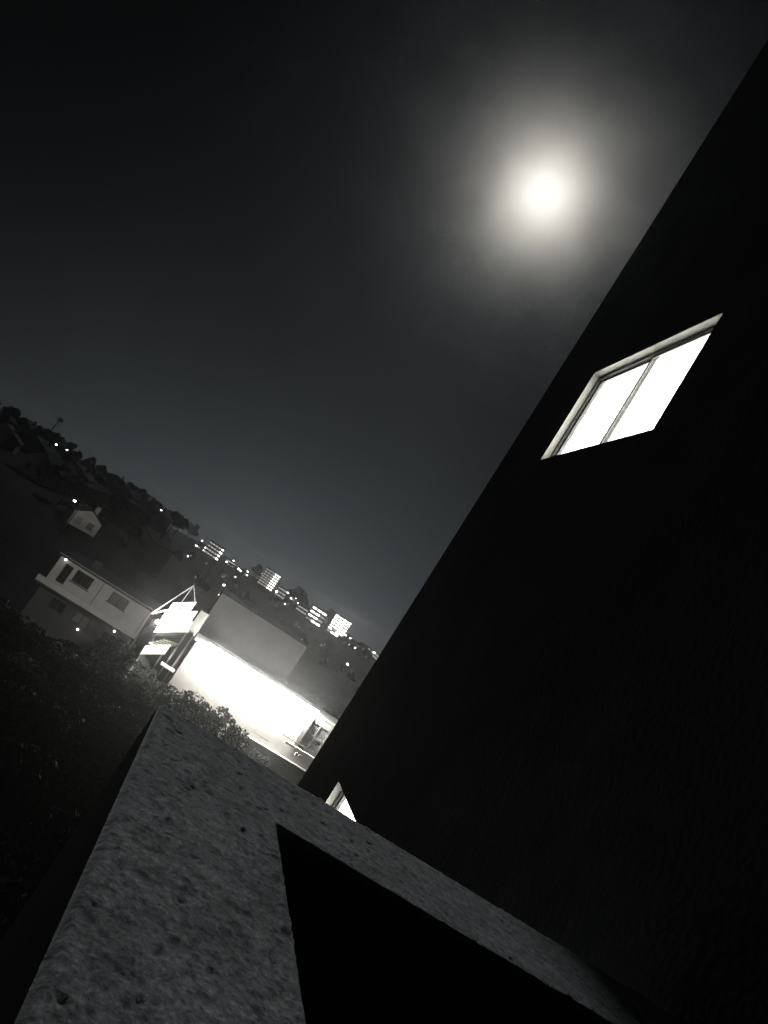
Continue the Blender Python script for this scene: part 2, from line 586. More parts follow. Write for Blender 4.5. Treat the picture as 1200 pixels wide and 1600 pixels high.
def near_window(w, lit):
    a0, a1, b0, b1 = w
    D = 0.044                      # depth of the reveal in front of the frame
    root = link('window', None, house)
    fr = MB()

    def bar(m, y0, y1, z0, z1, d0, d1):
        p, q = hp(y0, z0, d0), hp(y1, z1, d1)
        m.box(min(p[0], q[0]), max(p[0], q[0]), min(p[1], q[1]), max(p[1], q[1]), min(p[2], q[2]), max(p[2], q[2]))
    e = 0.003
    # outer frame, butted piece to piece
    bar(fr, a0 + e, a1 - e, b1 - 0.026, b1 - e, D, D + 0.032)
    bar(fr, a0 + e, a1 - e, b0 + e, b0 + 0.018, D, D + 0.032)
    bar(fr, a0 + e, a0 + 0.020, b0 + 0.019, b1 - 0.027, D, D + 0.032)
    bar(fr, a1 - 0.020, a1 - e, b0 + 0.019, b1 - 0.027, D, D + 0.032)
    f = fr.build('frame', 'alu', root)
    mid = a0 + (a1 - a0) * 0.50
    # near sash slides in front of the far sash
    for (s0, s1, d) in ((a0 + 0.021, mid + 0.009, D + 0.003), (mid - 0.009, a1 - 0.021, D + 0.017)):
        sm = MB()
        t = 0.016
        z0, z1 = b0 + 0.019, b1 - 0.028
        bar(sm, s0, s1, z1 - t, z1, d, d + 0.012)
        bar(sm, s0, s1, z0, z0 + t, d, d + 0.012)
        bar(sm, s0, s0 + t, z0 + t + 0.001, z1 - t - 0.001, d, d + 0.012)
        bar(sm, s1 - t, s1, z0 + t + 0.001, z1 - t - 0.001, d, d + 0.012)
        sash = sm.build('sash', 'alu', root)
        pm = MB()
        bar(pm, s0 + t + 0.001, s1 - t - 0.001, z0 + t + 0.001, z1 - t - 0.001, d + 0.005, d + 0.008)
        pm.build('pane', 'glass', root)
    # painted reveal lining: head, far and near jambs, sill
    lin = MB()
    bar(lin, a0 + 0.0035, a1 - 0.0035, b1 - 0.0028, b1 - 0.0002, 0.001, D - 0.001)
    lin.build('reveal', 'reveal', root)
    lin = MB()
    bar(lin, a1 - 0.0032, a1 - 0.0002, b0 + 0.0002, b1 - 0.003, 0.001, D - 0.001)
    lin.build('reveal', 'reveal', root)
    lin = MB()
    bar(lin, a0 + 0.0002, a0 + 0.0032, b0 + 0.0002, b1 - 0.003, 0.001, D - 0.001)
    lin.build('reveal', 'reveal', root)
    sl = MB()
    bar(sl, a0 + 0.0035, a1 - 0.0035, b0 + 0.0002, b0 + 0.0028, -0.0, D - 0.001)
    sl.build('sill', 'reveal', root)
    # pleated curtain close behind the glass, lit by the room
    n = 120
    cv, cf = [], []
    for i in range(n + 1):
        y = a0 + 0.001 + (a1 - a0 - 0.002) * i / n
        d = D + 0.043 + 0.006 * math.sin(i * 0.9) + 0.003 * math.sin(i * 0.37 + 1)
        cv += [hp(y, b0 + 0.001, d), hp(y, b1 - 0.001, d)]
    for i in range(n):
        cf.append((2 * i, 2 * i + 2, 2 * i + 3, 2 * i + 1))
    me = bpy.data.meshes.new('curtain')
    me.from_pydata(cv, [], cf)
    me.materials.append(MAT[lit])
    link('curtain', me, root)


near_window(WIN[0], 'curtain')
near_window(WIN[1], 'room')

# ------------------------------------------------------------------ balcony: rough concrete parapet and floor
PX0, PX1 = 0.054, 0.287
PY0, PY1, PYN = 1.157, 1.452, -1.0
PZ = -0.31
balc = thing('balcony', 'balcony with a rough pitted concrete parapet bending round a dark floor', 'balcony', (0.6, 0.0, CZ - 1.62))
BO = Vector((0.6, 0.0, CZ - 1.62))


def parapet():
    c = 0.0034
    nx = int(round((WX - PX0) / c))
    ny = int(round((PY1 - PYN) / c))
    ix = int(round((PX1 - PX0) / c))
    iy = int(round((PY0 - PYN) / c))
    idx = {}
    v, f = [], []

    def inside(i, j):                      # cell in the L
        return 0 <= i < nx and 0 <= j < ny and (i < ix or j >= iy)

    def edge_dist(x, y):
        d = min(x - PX0, PY1 - y)
        if y <= PY0:
            d = min(d, PX1 - x)
        if x >= PX1:
            d = min(d, y - PY0)
        if x < PX1 and y > PY0:
            d = min(d, math.hypot(PX1 - x, y - PY0))
        return max(0.0, d)

    def vert(i, j):
        if (i, j) in idx:
            return idx[(i, j)]
        x, y = PX0 + i * c, PYN + j * c
        d = edge_dist(x, y)
        q = (x, y, 0.0)
        n1 = noise.noise((x * 9, y * 9, 0.3))
        n2 = noise.noise((x * 55, y * 55, 2.2))
        n3 = noise.noise((x * 120, y * 120, 5.2))
        z = 0.0010 * n1 + 0.0005 * n2 + 0.0003 * n3
        # pits and proud grains of many sizes, scattered in uneven patches
        patch = 0.5 + 0.5 * noise.noise((x * 14, y * 14, 31.0))
        for sc, rr, dep, off in ((26.0, 0.20, 0.0065, 0.0), (52.0, 0.25, 0.0042, 4.0), (95.0, 0.32, 0.0024, 8.0)):
            dd, pp = noise.voronoi((x * sc, y * sc, off), distance_metric='DISTANCE')
            hsh = noise.cell((pp[0][0] * 91.7, pp[0][1] * 57.3, off + 0.5))
            hsh = hsh - math.floor(hsh)
            lim = rr * (0.5 + hsh)
            if dd[0] < lim:
                w = 1 - (dd[0] / lim) ** 2
                z += dep * w * (-1.0 if hsh < 0.30 + 0.5 * patch else 0.5)
        r = 0.010 + 0.003 * noise.noise((x * 16, y * 16, 7.7))
        if d < r:
            k = 1 - d / r
            z -= 0.012 * (1 - math.sqrt(max(0.0, 1 - k * k)))
        jx = 0.0022 * noise.noise((x * 60, y * 60, 12.0))
        jy = 0.0022 * noise.noise((x * 60, y * 60, 22.0))
        if d < 0.004:
            jx = jy = 0.0
            z = 0.4 * z - 0.004
        if i == nx:
            jx = -0.001
        idx[(i, j)] = len(v)
        v.append((x + jx - BO.x, y + jy - BO.y, CZ + PZ + z - BO.z))
        return idx[(i, j)]
    border = []
    for i in range(nx):
        for j in range(ny):
            if not inside(i, j):
                continue
            a, b, cc, d = vert(i, j), vert(i + 1, j), vert(i + 1, j + 1), vert(i, j + 1)
            f.append((a, b, cc, d))
            if not inside(i, j - 1):
                border.append((a, b))
            if not inside(i + 1, j):
                border.append((b, cc))
            if not inside(i, j + 1):
                border.append((cc, d))
            if not inside(i - 1, j):
                border.append((d, a))
    ntop = len(f)
    # sides, coloured darker for shade, hang from the border of the top
    low = {}
    levels = [0.006, 0.02, 0.05, 0.12, 0.3, 0.7, 1.29]

    def drop(a, l):
        if (a, l) not in low:
            x, y, z = v[a]
            w = 0.0 * noise.noise((x * 30, y * 30, z * 30 + levels[l] * 30))
            low[(a, l)] = len(v)
            v.append((x + w, y + w * 0.7, z - levels[l] if l < len(levels) - 1 else 0.02))
        return low[(a, l)]
    for a, b in border:
        for l in range(len(levels)):
            ua, ub = (a, b) if l == 0 else (drop(a, l - 1), drop(b, l - 1))
            f.append((ub, ua, drop(a, l), drop(b, l)))
    me = bpy.data.meshes.new('parapet')
    me.from_pydata(v, [], f)
    me.materials.append(MAT['parapet'])
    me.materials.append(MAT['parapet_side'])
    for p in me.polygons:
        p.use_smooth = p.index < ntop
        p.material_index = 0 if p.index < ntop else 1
    link('parapet', me, balc)


parapet()
fl = MB()
fl.box(PX0 - BO.x + 0.003, WX - BO.x - 0.001, PYN, PY1 - 0.004, -0.18, 0.019)
fl.build('floor_slab', 'floor', balc)

# ------------------------------------------------------------------ floodlit hall across the court
HY = 55.0
hall = thing('hall', 'long pale hall with a washed-out front wall under its row of tube lights', 'building', (9.0, HY, terrain(9, HY)))
HB = Vector(hall.location)


def hq(a, b, d):
    return (a - HB.x, HY + d - HB.y, CZ + b - HB.z)


def hbox(m, x0, x1, y0, y1, z0, z1):
    m.box(x0 - HB.x, x1 - HB.x, y0 - HB.y, y1 - HB.y, CZ + z0 - HB.z, CZ + z1 - HB.z)
    return m


BAY = [(11.75, 12.35, -8.35, -7.55), (12.45, 13.15, -8.35, -7.55), (11.75, 12.35, -9.3, -8.5), (12.45, 13.15, -9.3, -8.5), (13.6, 14.6, -9.3, -7.7)]
holed_wall(hq, 1.75, 16.5, -13.4, -7.02, 0.3, BAY).build('wall', 'hall_wall', hall)
hbox(hbox(hbox(MB(), 1.75, 2.05, HY + 0.302, HY + 3.2, -13.4, -7.03), 16.2, 16.5, HY + 0.302, HY + 3.2, -13.4, -7.03), 2.06, 16.19, HY + 2.9, HY + 3.2, -13.4, -7.03).build('side_wall', 'hall_wall', hall)
hbox(MB(), 1.55, 16.7, HY - 0.12, HY + 3.3, -7.018, -6.86).build('roof', 'hall_wall', hall)
hbox(MB(), 8.3, 13.4, HY - 0.55, HY - 0.004, -13.4, -10.6).build('plinth', 'hall_wall', hall)
for (a0, a1, b0, b1) in BAY:
    w = link('window', None, hall)
    fm = MB()
    t = 0.07
    hbox(fm, a0 + 0.003, a1 - 0.003, HY + 0.09, HY + 0.16, b1 - t, b1 - 0.003)
    hbox(fm, a0 + 0.003, a1 - 0.003, HY + 0.09, HY + 0.16, b0 + 0.003, b0 + t)
    hbox(fm, a0 + 0.003, a0 + t, HY + 0.09, HY + 0.16, b0 + t + 0.002, b1 - t - 0.002)
    hbox(fm, a1 - t, a1 - 0.003, HY + 0.09, HY + 0.16, b0 + t + 0.002, b1 - t - 0.002)
    fm.build('frame', 'metal', w)
    hbox(MB(), a0 + t, a1 - t, HY + 0.115, HY + 0.13, b0 + t, b1 - t).build('pane', 'grey_pane', w)
# bay pilasters and ledge
hbox(MB(), 11.30, 11.62, HY - 0.45, HY - 0.003, -9.55, -7.02).build('pilaster', 'hall_wall', hall)
hbox(MB(), 10.7, 13.5, HY - 0.62, HY - 0.46, -9.66, -9.50).build('ledge', 'white_panel', hall)
for x0, x1, z in ((10.2, 11.9, -9.22), (8.6, 9.6, -10.1)):
    hbox(MB(), x0, x1, HY - 0.74, HY - 0.70, z - 0.03, z + 0.03).build('handrail', 'metal', hall)
for x in (11.72, 12.02):
    hbox(MB(), x, x + 0.16, HY - 0.70, HY - 0.64, -10.0, -9.78).build('wall_plate', 'white_panel', hall)
TUBE_W = 1900.0
# tube lights on brackets along the top of the wall
for i in range(7):
    x = 3.05 + i * 1.33
    lamp = link('tube_light', None, hall)
    MB().tube(hq(x - 0.53, -6.66, -0.62), hq(x + 0.53, -6.66, -0.62), 0.035, seg=8).build('tube', 'tube', lamp)
    for s in (-0.28, 0.28):
        lamp_light(lamp, hq(x + s, -6.66, -0.62), TUBE_W, 0.12)
    for s in (-0.555, 0.555):
        MB().tube(hq(x + s, -6.64, -0.66), hq(x + s, -6.90, -0.118), 0.022, seg=6).build('bracket', 'dark_metal', lamp)

# taller grey block behind the hall
gb = thing('apartment_block', 'plain grey block rising behind the floodlit hall', 'building', (6.0, 72.0, terrain(6, 72)))
gz = gb.location.z
m = MB()
m.box(-4.2, 5.1, 0, 9, -0.5, CZ - 4.55 - gz)
m.build('wall', 'grey_wall', gb)
MB().box(-4.2 + 0.004, 5.1 - 0.004, 0.004, 9 - 0.004, CZ - 4.549 - gz, CZ - 4.40 - gz).build('roof', 'grey_wall', gb)

# ------------------------------------------------------------------ outdoor staircase beside the hall
ST_Y = 54.6
st = thing('staircase', 'white outdoor staircase with sloping solid flights lit beside the hall', 'staircase', (0.2, ST_Y, terrain(0.2, ST_Y)))
so = Vector(st.location)


def flight(x0, z0, x1, z1, hgt, y0, y1, name='flight'):
    p = [(x0 - so.x, CZ + z0 - so.z), (x1 - so.x, CZ + z1 - so.z), (x1 - so.x, CZ + z1 + hgt - so.z), (x0 - so.x, CZ + z0 + hgt - so.z)]
    return MB().prism_y(p, y0, y1).build(name, 'white_panel', st)


flight(-0.98, -9.72, 0.42, -8.82, 0.66, 0.0, 0.12, 'balustrade')
flight(-0.98, -9.80, 0.42, -8.90, 0.12, 0.121, 1.2)
flight(-1.02, -7.95, 0.80, -6.80, 0.80, 0.0, 0.12, 'balustrade')
flight(-1.02, -8.03, 0.80, -6.88, 0.12, 0.121, 1.2)
flight(-1.12, -7.36, 0.66, -6.22, 0.92, 0.55, 0.67, 'balustrade')
flight(-1.10, -6.78, 0.24, -5.88, 1.02, 1.0, 1.12, 'balustrade')
flight(-1.10, -6.50, 0.24, -5.62, 0.12, 1.121, 2.2)
for j in range(5):
    flight(-0.9 + 0.16 * j, -9.0 + 0.17 * j, 0.25 + 0.16 * j, -8.75 + 0.17 * j, 0.07, 1.25, 1.7, 'tread')
m = MB()
m.box(-0.85 - so.x, 1.4 - so.x, 2.41, 2.6, -0.3, CZ - 6.2 - so.z)
m.build('rear_wall', 'grey_wall', st)
m = MB()
m.box(0.82 - so.x, 1.45 - so.x, 0.9, 2.4, CZ - 6.75 - so.z, CZ - 5.15 - so.z)
m.build('landing_wall', 'grey_wall', st)
for x, z1 in ((0.86, -6.76), (1.36, -6.76), (-0.9, -9.85), (0.30, -9.0)):
    m = MB()
    m.box(x - 0.06 - so.x, x + 0.06 - so.x, 1.0, 1.12, -0.3, CZ + z1 - so.z)
    m.build('post', 'metal', st)
m = MB()
m.box(0.55 - so.x, 1.6 - so.x, 0.1, 0.9, CZ - 9.62 - so.z, CZ - 9.50 - so.z)
m.build('landing', 'white_panel', st)
for a, b, r in (((-1.85, 0.4, -7.0), (-0.62, 1.3, -4.1), 0.035), ((-0.62, 0.5, -5.75), (-0.60, 1.3, -4.0), 0.035), ((-1.85, 0.4, -7.05), (-0.62, 0.5, -5.8), 0.05), ((0.2, 1.0, -5.0), (-0.6, 1.3, -4.0), 0.03)):
    MB().tube((a[0] - so.x, a[1], CZ + a[2] - so.z), (b[0] - so.x, b[1], CZ + b[2] - so.z), r).build('awning_bar', 'metal', st)

lp = link('added_fill_lamp', None, st)  # added lamp that brightens the white house and the stairs
bm = bmesh.new()
bmesh.ops.create_uvsphere(bm, u_segments=14, v_segments=8, radius=0.13)
bmesh.ops.translate(bm, verts=bm.verts, vec=(-1.2 - so.x, -0.35, CZ - 7.25 - so.z))
me = bpy.data.meshes.new('bulb')
bm.to_mesh(me)
bm.free()
me.materials.append(MAT['fill_glow'])
link('bulb', me, lp)
lamp_light(lp, (-1.2 - so.x, -0.35, CZ - 7.25 - so.z), 8000.0, 0.16)
MB().tube((-1.2 - so.x, -0.35, CZ - 7.10 - so.z), (-0.9 - so.x, 0.02, CZ - 7.2 - so.z), 0.02).build('arm', 'dark_metal', lp)

# ------------------------------------------------------------------ white two-storey house
WY = 70.0
wh = thing('house', 'long white two-storey house with small dark windows left of the staircase', 'house', (-7.0, WY, terrain(-7, WY)))
wo_ = Vector(wh.location)


def wq(a, b, d):
    return (a - wo_.x, WY + d - wo_.y, CZ + b - wo_.z)


WW = [(-9.62, -8.0, -10.22, -9.12), (-6.12, -4.48, -10.05, -9.12), (-10.7, -9.95, -10.9, -9.2),
      (-9.95, -8.6, -13.1, -12.1), (-7.7, -6.3, -13.1, -12.1), (-4.9, -3.6, -14.4, -12.3)]
holed_wall(wq, -11.4, -2.35, -11.47, -8.85, 0.28, WW[:3]).build('wall', 'white_wall', wh)
holed_wall(wq, -11.4, -2.35, -15.8, -11.474, 0.28, WW[3:]).build('shade_toned_storey_wall', 'grey_wall', wh)  # grey instead of white: shade below the balcony put into the colour
m = MB()
for x0, x1, y0, y1 in ((-11.4, -11.12, 0.282, 7), (-2.63, -2.35, 0.282, 7), (-11.11, -2.64, 6.72, 7)):
    m.box(x0 - wo_.x, x1 - wo_.x, y0, y1, CZ - 15.8 - wo_.z, CZ - 8.86 - wo_.z)
m.build('side_wall', 'white_wall', wh)
m = MB()
m.prism_y([(-11.65 - wo_.x, CZ - 8.848 - wo_.z), (-2.1 - wo_.x, CZ - 8.848 - wo_.z), (-2.1 - wo_.x, CZ - 8.70 - wo_.z), (-11.65 - wo_.x, CZ - 8.70 - wo_.z)], -0.35, 7.3)
m.build('roof', 'roof', wh)
m = MB()
m.box(-11.9 - wo_.x, -2.3 - wo_.x, -1.1, -0.003, CZ - 11.62 - wo_.z, CZ - 11.46 - wo_.z)
m.build('balcony_slab', 'grey_wall', wh)
m = MB()
m.box(-11.9 - wo_.x, -2.3 - wo_.x, -1.1, -1.0, CZ - 11.458 - wo_.z, CZ - 10.95 - wo_.z)
m.build('balcony_wall', 'white_wall', wh)
for k, (a0, a1, b0, b1) in enumerate(WW):
    w = link('window' if k != 5 else 'door', None, wh)
    t = 0.06
    fm = MB()
    for (p, q, r, s) in ((a0 + .003, a1 - .003, b1 - t, b1 - .003), (a0 + .003, a1 - .003, b0 + .003, b0 + t), (a0 + .003, a0 + t, b0 + t + .002, b1 - t - .002), (a1 - t, a1 - .003, b0 + t + .002, b1 - t - .002), ((a0 + a1) / 2 - .03, (a0 + a1) / 2 + .03, b0 + t + .002, b1 - t - .002)):
        fm.box(p - wo_.x, q - wo_.x, 0.10, 0.16, CZ + r - wo_.z, CZ + s - wo_.z)
    fm.build('frame', 'dark_metal', w)
    for p, q in ((a0 + t + .002, (a0 + a1) / 2 - .032), ((a0 + a1) / 2 + .032, a1 - t - .002)):
        pm = MB()
        pm.box(p - wo_.x, q - wo_.x, 0.12, 0.14, CZ + b0 + t - wo_.z, CZ + b1 - t - wo_.z)
        pm.build('pane', 'grey_pane' if k in (1, 4) else 'dark_pane', w)
    if k < 2:
        sm = MB()
        sm.box(a0 - 0.1 - wo_.x, a1 + 0.1 - wo_.x, -0.16, -0.003, CZ + b0 - 0.09 - wo_.z, CZ + b0 - 0.02 - wo_.z)
        sm.build('sill', 'grey_wall', w)
MB().tube(wq(-11.62, -8.66, -0.42), wq(-2.13, -8.66, -0.42), 0.06, seg=8).build('gutter', 'metal', wh)
MB().tube(wq(-2.6, -8.7, -0.10), wq(-2.6, -15.6, -0.10), 0.05, seg=8).build('downpipe', 'metal', wh)
MB().tube(wq(-7.1, -8.7, -0.10), wq(-7.1, -11.4, -0.10), 0.04, seg=8).build('downpipe', 'metal', wh)
ch = MB()
ch.box(-9.3 - wo_.x, -8.6 - wo_.x, 3.0, 3.7, CZ - 8.69 - wo_.z, CZ - 8.05 - wo_.z)
ch.build('chimney', 'grey_wall', wh)
ae = MB()
ae.tube(wq(-5.2, -8.69, 3.0), wq(-5.2, -6.6, 3.0), 0.025)
for q in range(4):
    ae.tube(wq(-5.2 - 0.55 + 0.08 * q, -6.7 - 0.22 * q, 3.0), wq(-5.2 + 0.55 - 0.08 * q, -6.7 - 0.22 * q, 3.0), 0.012, seg=4)
ae.build('aerial', 'dark_metal', wh)
for (x, z) in ((-4.12, -11.9), (-6.75, -13.35), (-10.9, -8.95)):
    lp = link('porch_light', None, wh)
    m = MB()
    m.tube((x - wo_.x, -0.003, CZ + z + 0.12 - wo_.z), (x - wo_.x, -0.22, CZ + z + 0.12 - wo_.z), 0.02)
    m.build('arm', 'dark_metal', lp)
    bm = bmesh.new()
    bmesh.ops.create_uvsphere(bm, u_segments=10, v_segments=6, radius=0.10)
    bmesh.ops.translate(bm, verts=bm.verts, vec=(x - wo_.x, -0.22, CZ + z - wo_.z))
    me = bpy.data.meshes.new('globe')
    bm.to_mesh(me)
    me.materials.append(MAT['smallglow'])
    link('globe', me, lp)

# ------------------------------------------------------------------ small pale gabled house up the slope
def gabled_house(name, label, x, y, w, d, hw, hr, wall='town_wall', wins=(), rotz=0.0, group=None, sink=0.6, base=None):
    z = terrain(x, y) if base is None else base
    h = thing(name, label, 'house', (x, y, z), rotz, group)
    m = MB()
    m.prism_y([(-w / 2, -sink), (w / 2, -sink), (w / 2, hw), (0, hw + hr - 0.05), (-w / 2, hw)], 0, d)
    m.build('wall', wall, h)
    r = MB()
    t = 0.16
    e = 0.3
    k = hr / (w / 2)
    r.prism_y([(-w / 2 - e, hw - k * e + 0.004), (0, hw + hr + 0.004), (w / 2 + e, hw - k * e + 0.004), (w / 2 + e, hw - k * e + t), (0, hw + hr + t), (-w / 2 - e, hw - k * e + t)], -e, d + e)
    rr = r.build('roof', 'roof', h)
    MB().box(w * 0.18, w * 0.18 + 0.6, d * 0.5, d * 0.5 + 0.6, hw + hr * 0.3, hw + hr + 0.7).build('chimney', wall, rr)
    for (a, b, ww, wh_, mat) in wins:
        q = MB()
        q.box(a - ww / 2, a + ww / 2, -0.05, -0.004, b, b + wh_)
        q.build('window', mat, h)
    return h


gabled_house('cottage', 'small pale cottage with a gable on the slope above the white house', -17.9, 110, 4.0, 6, 1.9, 1.1, 'white_wall',
             ((-0.9, 0.5, 0.9, 1.0, 'dark_pane'), (0.8, 0.5, 0.9, 1.0, 'dark_pane')), 0.35)


# ------------------------------------------------------------------ trees and shrubs
def crown_mesh(name, mat, clumps, n, leaf, seed):
    r = random.Random(seed)
    v, f = [], []
    for _ in range(n):
        c, rx, rz = clumps[r.randrange(len(clumps))]
        while True:
            p = Vector((r.uniform(-1, 1), r.uniform(-1, 1), r.uniform(-1, 1)))
            if 0.25 < p.length < 1:
                break
        p = p * (p.length ** -0.45)
        pos = Vector(c) + Vector((p.x * rx, p.y * rx, p.z * rz))
        a = Vector((r.gauss(0, 1), r.gauss(0, 1), r.gauss(0, 1))).normalized()
        b = a.orthogonal().normalized()
        s = leaf * r.uniform(0.6, 1.4)
        k = len(v)
        v += [tuple(pos - a * s), tuple(pos + b * s * 0.45), tuple(pos + a * s), tuple(pos - b * s * 0.45)]
        f.append((k, k + 1, k + 2, k + 3))
    me = bpy.data.meshes.new(name)
    me.from_pydata(v, [], f)
    me.materials.append(MAT[mat])
    return me


def limb_mesh(h, r0, clumps):
    m = MB()
    m.tube((0, 0, -0.5), (0.05 * h, 0, h * 0.35), r0, r0 * 0.7, 8)
    m.tube((0.05 * h, 0, h * 0.35), (0.02 * h, 0.03 * h, h * 0.6), r0 * 0.7, r0 * 0.4, 7)
    for c, rx, rz in clumps:
        m.tube((0.04 * h, 0.01 * h, h * 0.36), (c[0], c[1], c[2]), r0 * 0.4, r0 * 0.1, 5)
    return m


def tree_proto(h, spread, n, leaf, seed, mat='leaf', nclump=9):
    r = random.Random(seed)
    cl = []
    for i in range(nclump):
        q = r.uniform(0, 2 * math.pi)
        t = r.random()
        rr = spread * 0.62 * math.sqrt(r.random()) * (1.1 - 0.5 * t)
        cl.append(((rr * math.cos(q), rr * math.sin(q), h * (0.42 + 0.46 * t)), spread * r.uniform(0.28, 0.46), h * r.uniform(0.10, 0.19)))
    return crown_mesh('crown', mat, cl, n, leaf, seed), limb_mesh(h, h * 0.035, cl).mesh('trunk', 'bark')


def shrub_proto(seed):
    r = random.Random(seed)
    cl = [((r.uniform(-0.75, 0.75), r.uniform(-0.5, 0.5), r.uniform(0.2, 1.15)), r.uniform(0.22, 0.45), r.uniform(0.2, 0.42)) for _ in range(13)]
    m = MB()
    for c, rx, rz in cl:
        m.tube((c[0] * 0.1, 0, -0.3), c, 0.03, 0.008, 5)
    return crown_mesh('crown', 'leaf2', cl, 2600, 0.055, seed), m.mesh('stem', 'bark')


PROTO = {
    'near': [tree_proto(5.2, 2.7, 5200, 0.16, s) for s in (11, 12, 13)],
    'mid': [tree_proto(5.0, 2.6, 1300, 0.26, s) for s in (21, 22, 23)],
    'far': [tree_proto(11.0, 5.5, 600, 0.8, s) for s in (31, 32, 33)],
    'shrub': [shrub_proto(40 + k) for k in range(3)],
}


def place_tree(kind, i, x, y, s, label, group, name='tree', cat='tree', z=None, sz=1.0):
    cm, tm = PROTO[kind][i % len(PROTO[kind])]
    t = thing(name, label, cat, (x, y, terrain(x, y) if z is None else z), rnd.uniform(0, 6.28), group)
    t.scale = (s, s, s * sz)
    link('crown', cm, t)
    link(tm.name.split('.')[0], tm, t)
    return t


# dark trees below the balcony that hide the court's left side: tops just under the white house
for i, (x, y, top) in enumerate(((-10.6, 41, -8.2), (-8.6, 39, -8.4), (-6.6, 41, -8.5), (-4.9, 39, -8.7), (-3.4, 41, -8.7), (-2.2, 39.5, -8.9), (-1.2, 41, -9.1), (-0.4, 42, -9.3), (-12.8, 40, -7.9), (-15.0, 42, -7.5))):
    g = terrain(x, y)
    s = (CZ + top - g) / 5.0
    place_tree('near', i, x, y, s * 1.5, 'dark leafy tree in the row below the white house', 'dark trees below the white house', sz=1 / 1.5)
for i in range(46):  # added trees covering the lit ground so that it stays dark
    y = 13.0 + 32.0 * ((i + rnd.random()) / 46)
    x = 1.4 - (y - 15.0) * 0.21 + rnd.uniform(-3.4, 1.6)
    place_tree('near', i, x, y, rnd.uniform(0.62, 0.85), 'dark leafy tree added to blacken the ground under the balcony', 'trees added to blacken the ground under the balcony', z=terrain(x, y) - 0.4, sz=0.75)
for i, (x, y) in enumerate(((0.3, 36.5), (0.9, 39.5), (0.2, 42.5), (0.9, 45.5), (-0.6, 47.0), (0.7, 33.0))):  # more added trees, over the lit gap beside the parapet
    place_tree('near', i, x, y, 0.66, 'dark leafy tree added to blacken the ground under the balcony', 'trees added to blacken the ground under the balcony', z=terrain(x, y) - 0.4, sz=0.8)
# shrubs against the foot of the hall
for i, (x, y, s) in enumerate(((0.9, 51.6, 2.1), (2.2, 51.2, 2.35), (3.7, 51.0, 2.3), (5.2, 51.2, 2.2), (6.6, 51.0, 2.0), (7.6, 51.5, 1.6))):
    place_tree('shrub', i, x, y, s, 'dark ragged shrub in the hedge along the hall front', 'hedge shrubs along the hall', 'shrub', 'shrub', sz=1.0)
place_tree('shrub', 0, 9.6, 53.3, 0.95, 'single small round bush alone before the pale hall wall', None, 'bush', 'bush', z=CZ - 12.0, sz=1.0)
# bushes in front of the white house
for i, (x, y, s) in enumerate(((-3.6, 66.2, 1.7), (-2.2, 66.5, 2.0), (-1.1, 65.0, 1.8))):
    place_tree('shrub', i, x, y, s, 'bushy shrub before the right end of the white house', 'shrubs before the white house', 'shrub', 'shrub')

# hillside trees on the left slope
for i in range(95):
    y = rnd.uniform(118, 288)
    x = -y * rnd.uniform(0.07, 0.36)
    place_tree('mid', i, x, y, rnd.uniform(0.7, 1.15), 'dark tree on the left hillside', 'trees on the left hillside')
for i in range(30):
    y = rnd.uniform(296, 330)
    x = -y * (0.10 + 0.26 * (i + rnd.random()) / 30)
    place_tree('mid', i, x, y, rnd.uniform(0.5, 0.95), 'tree on the crest of the left hill', 'trees along the left crest', sz=0.8)
for i, (x, y) in enumerate(((-24.5, 300), (-22.5, 302), (-20, 301))):
    place_tree('mid', i, x, y, 1.5, 'tall tree clump at the right end of the left crest', 'tree clump ending the left crest', z=CZ - 9.5)
# ridge trees on the far skyline
for i, (k, top) in enumerate(((-0.052, -6), (-0.047, -8), (-0.02, -14), (0.002, -17), (0.030, -20), (0.0455, -6), (0.0475, -8), (0.058, -8), (0.066, -6), (0.072, -7), (0.095, -9), (0.102, -7), (0.108, -1.5), (0.112, -3), (0.118, -9), (0.128, -12), (0.140, -11), (0.158, -4), (0.162, -6), (0.170, -15), (0.200, -21), (0.212, -20), (0.224, -22), (0.240, -22), (0.258, -19), (0.27, -20))):
    y = 1000 + rnd.uniform(-14, 14)
    x = k * y
    g = terrain(x, y)
    s = max(4.0, CZ + top * y / 900.0 - g) / 10.3
    place_tree('far', i, x, y, s, 'dark tree on the far ridge skyline', 'trees along the far ridge')
for i in range(60):
    y = rnd.uniform(330, 960)
    x = y * rnd.uniform(-0.05, 0.27)
    place_tree('far', i, x, y, rnd.uniform(0.35, 0.7), 'dark tree among the houses of the far hillside', 'trees on the far hillside')


# leafless tree on the crest of the left hill
def bare_tree():
    y = 300.0
    x = -0.2597 * y
    g = terrain(x, y)
    t = thing('bare_tree', 'leaning leafless tree standing alone on the left crest', 'tree', (x, y, g))
    m = MB()
    top = CZ + 0.0133 * y - g
    m.tube((0, 0, -0.4), (0.1, 0, top * 0.55), 0.30, 0.2, 7)
    m.tube((0.1, 0, top * 0.55), (0.5, 0, top * 0.9), 0.2, 0.08, 6)
    m.build('trunk', 'bark', t)
    r = random.Random(5)
    b = MB()
    for i in range(16):
        z = top * r.uniform(0.45, 0.9)
        q = r.uniform(0, 6.28)
        l = r.uniform(0.8, 2.2)
        a = Vector((0.25, 0, z))
        c = a + Vector((math.cos(q) * l, math.sin(q) * l, r.uniform(0.3, 1.4)))
        b.tube(a, c, 0.07, 0.03, 5)
        for _ in range(3):
            d = c + Vector((r.uniform(-.8, .8), r.uniform(-.8, .8), r.uniform(-0.2, .8)))
            b.tube(c, d, 0.035, 0.02, 4)
    b.build('branches', 'bark', t)
    cr = crown_mesh('crown', 'leaf', [((0.6, 0, top * 0.92), 0.9, 0.7)], 160, 0.22, 9)
    link('crown', cr, t)


bare_tree()


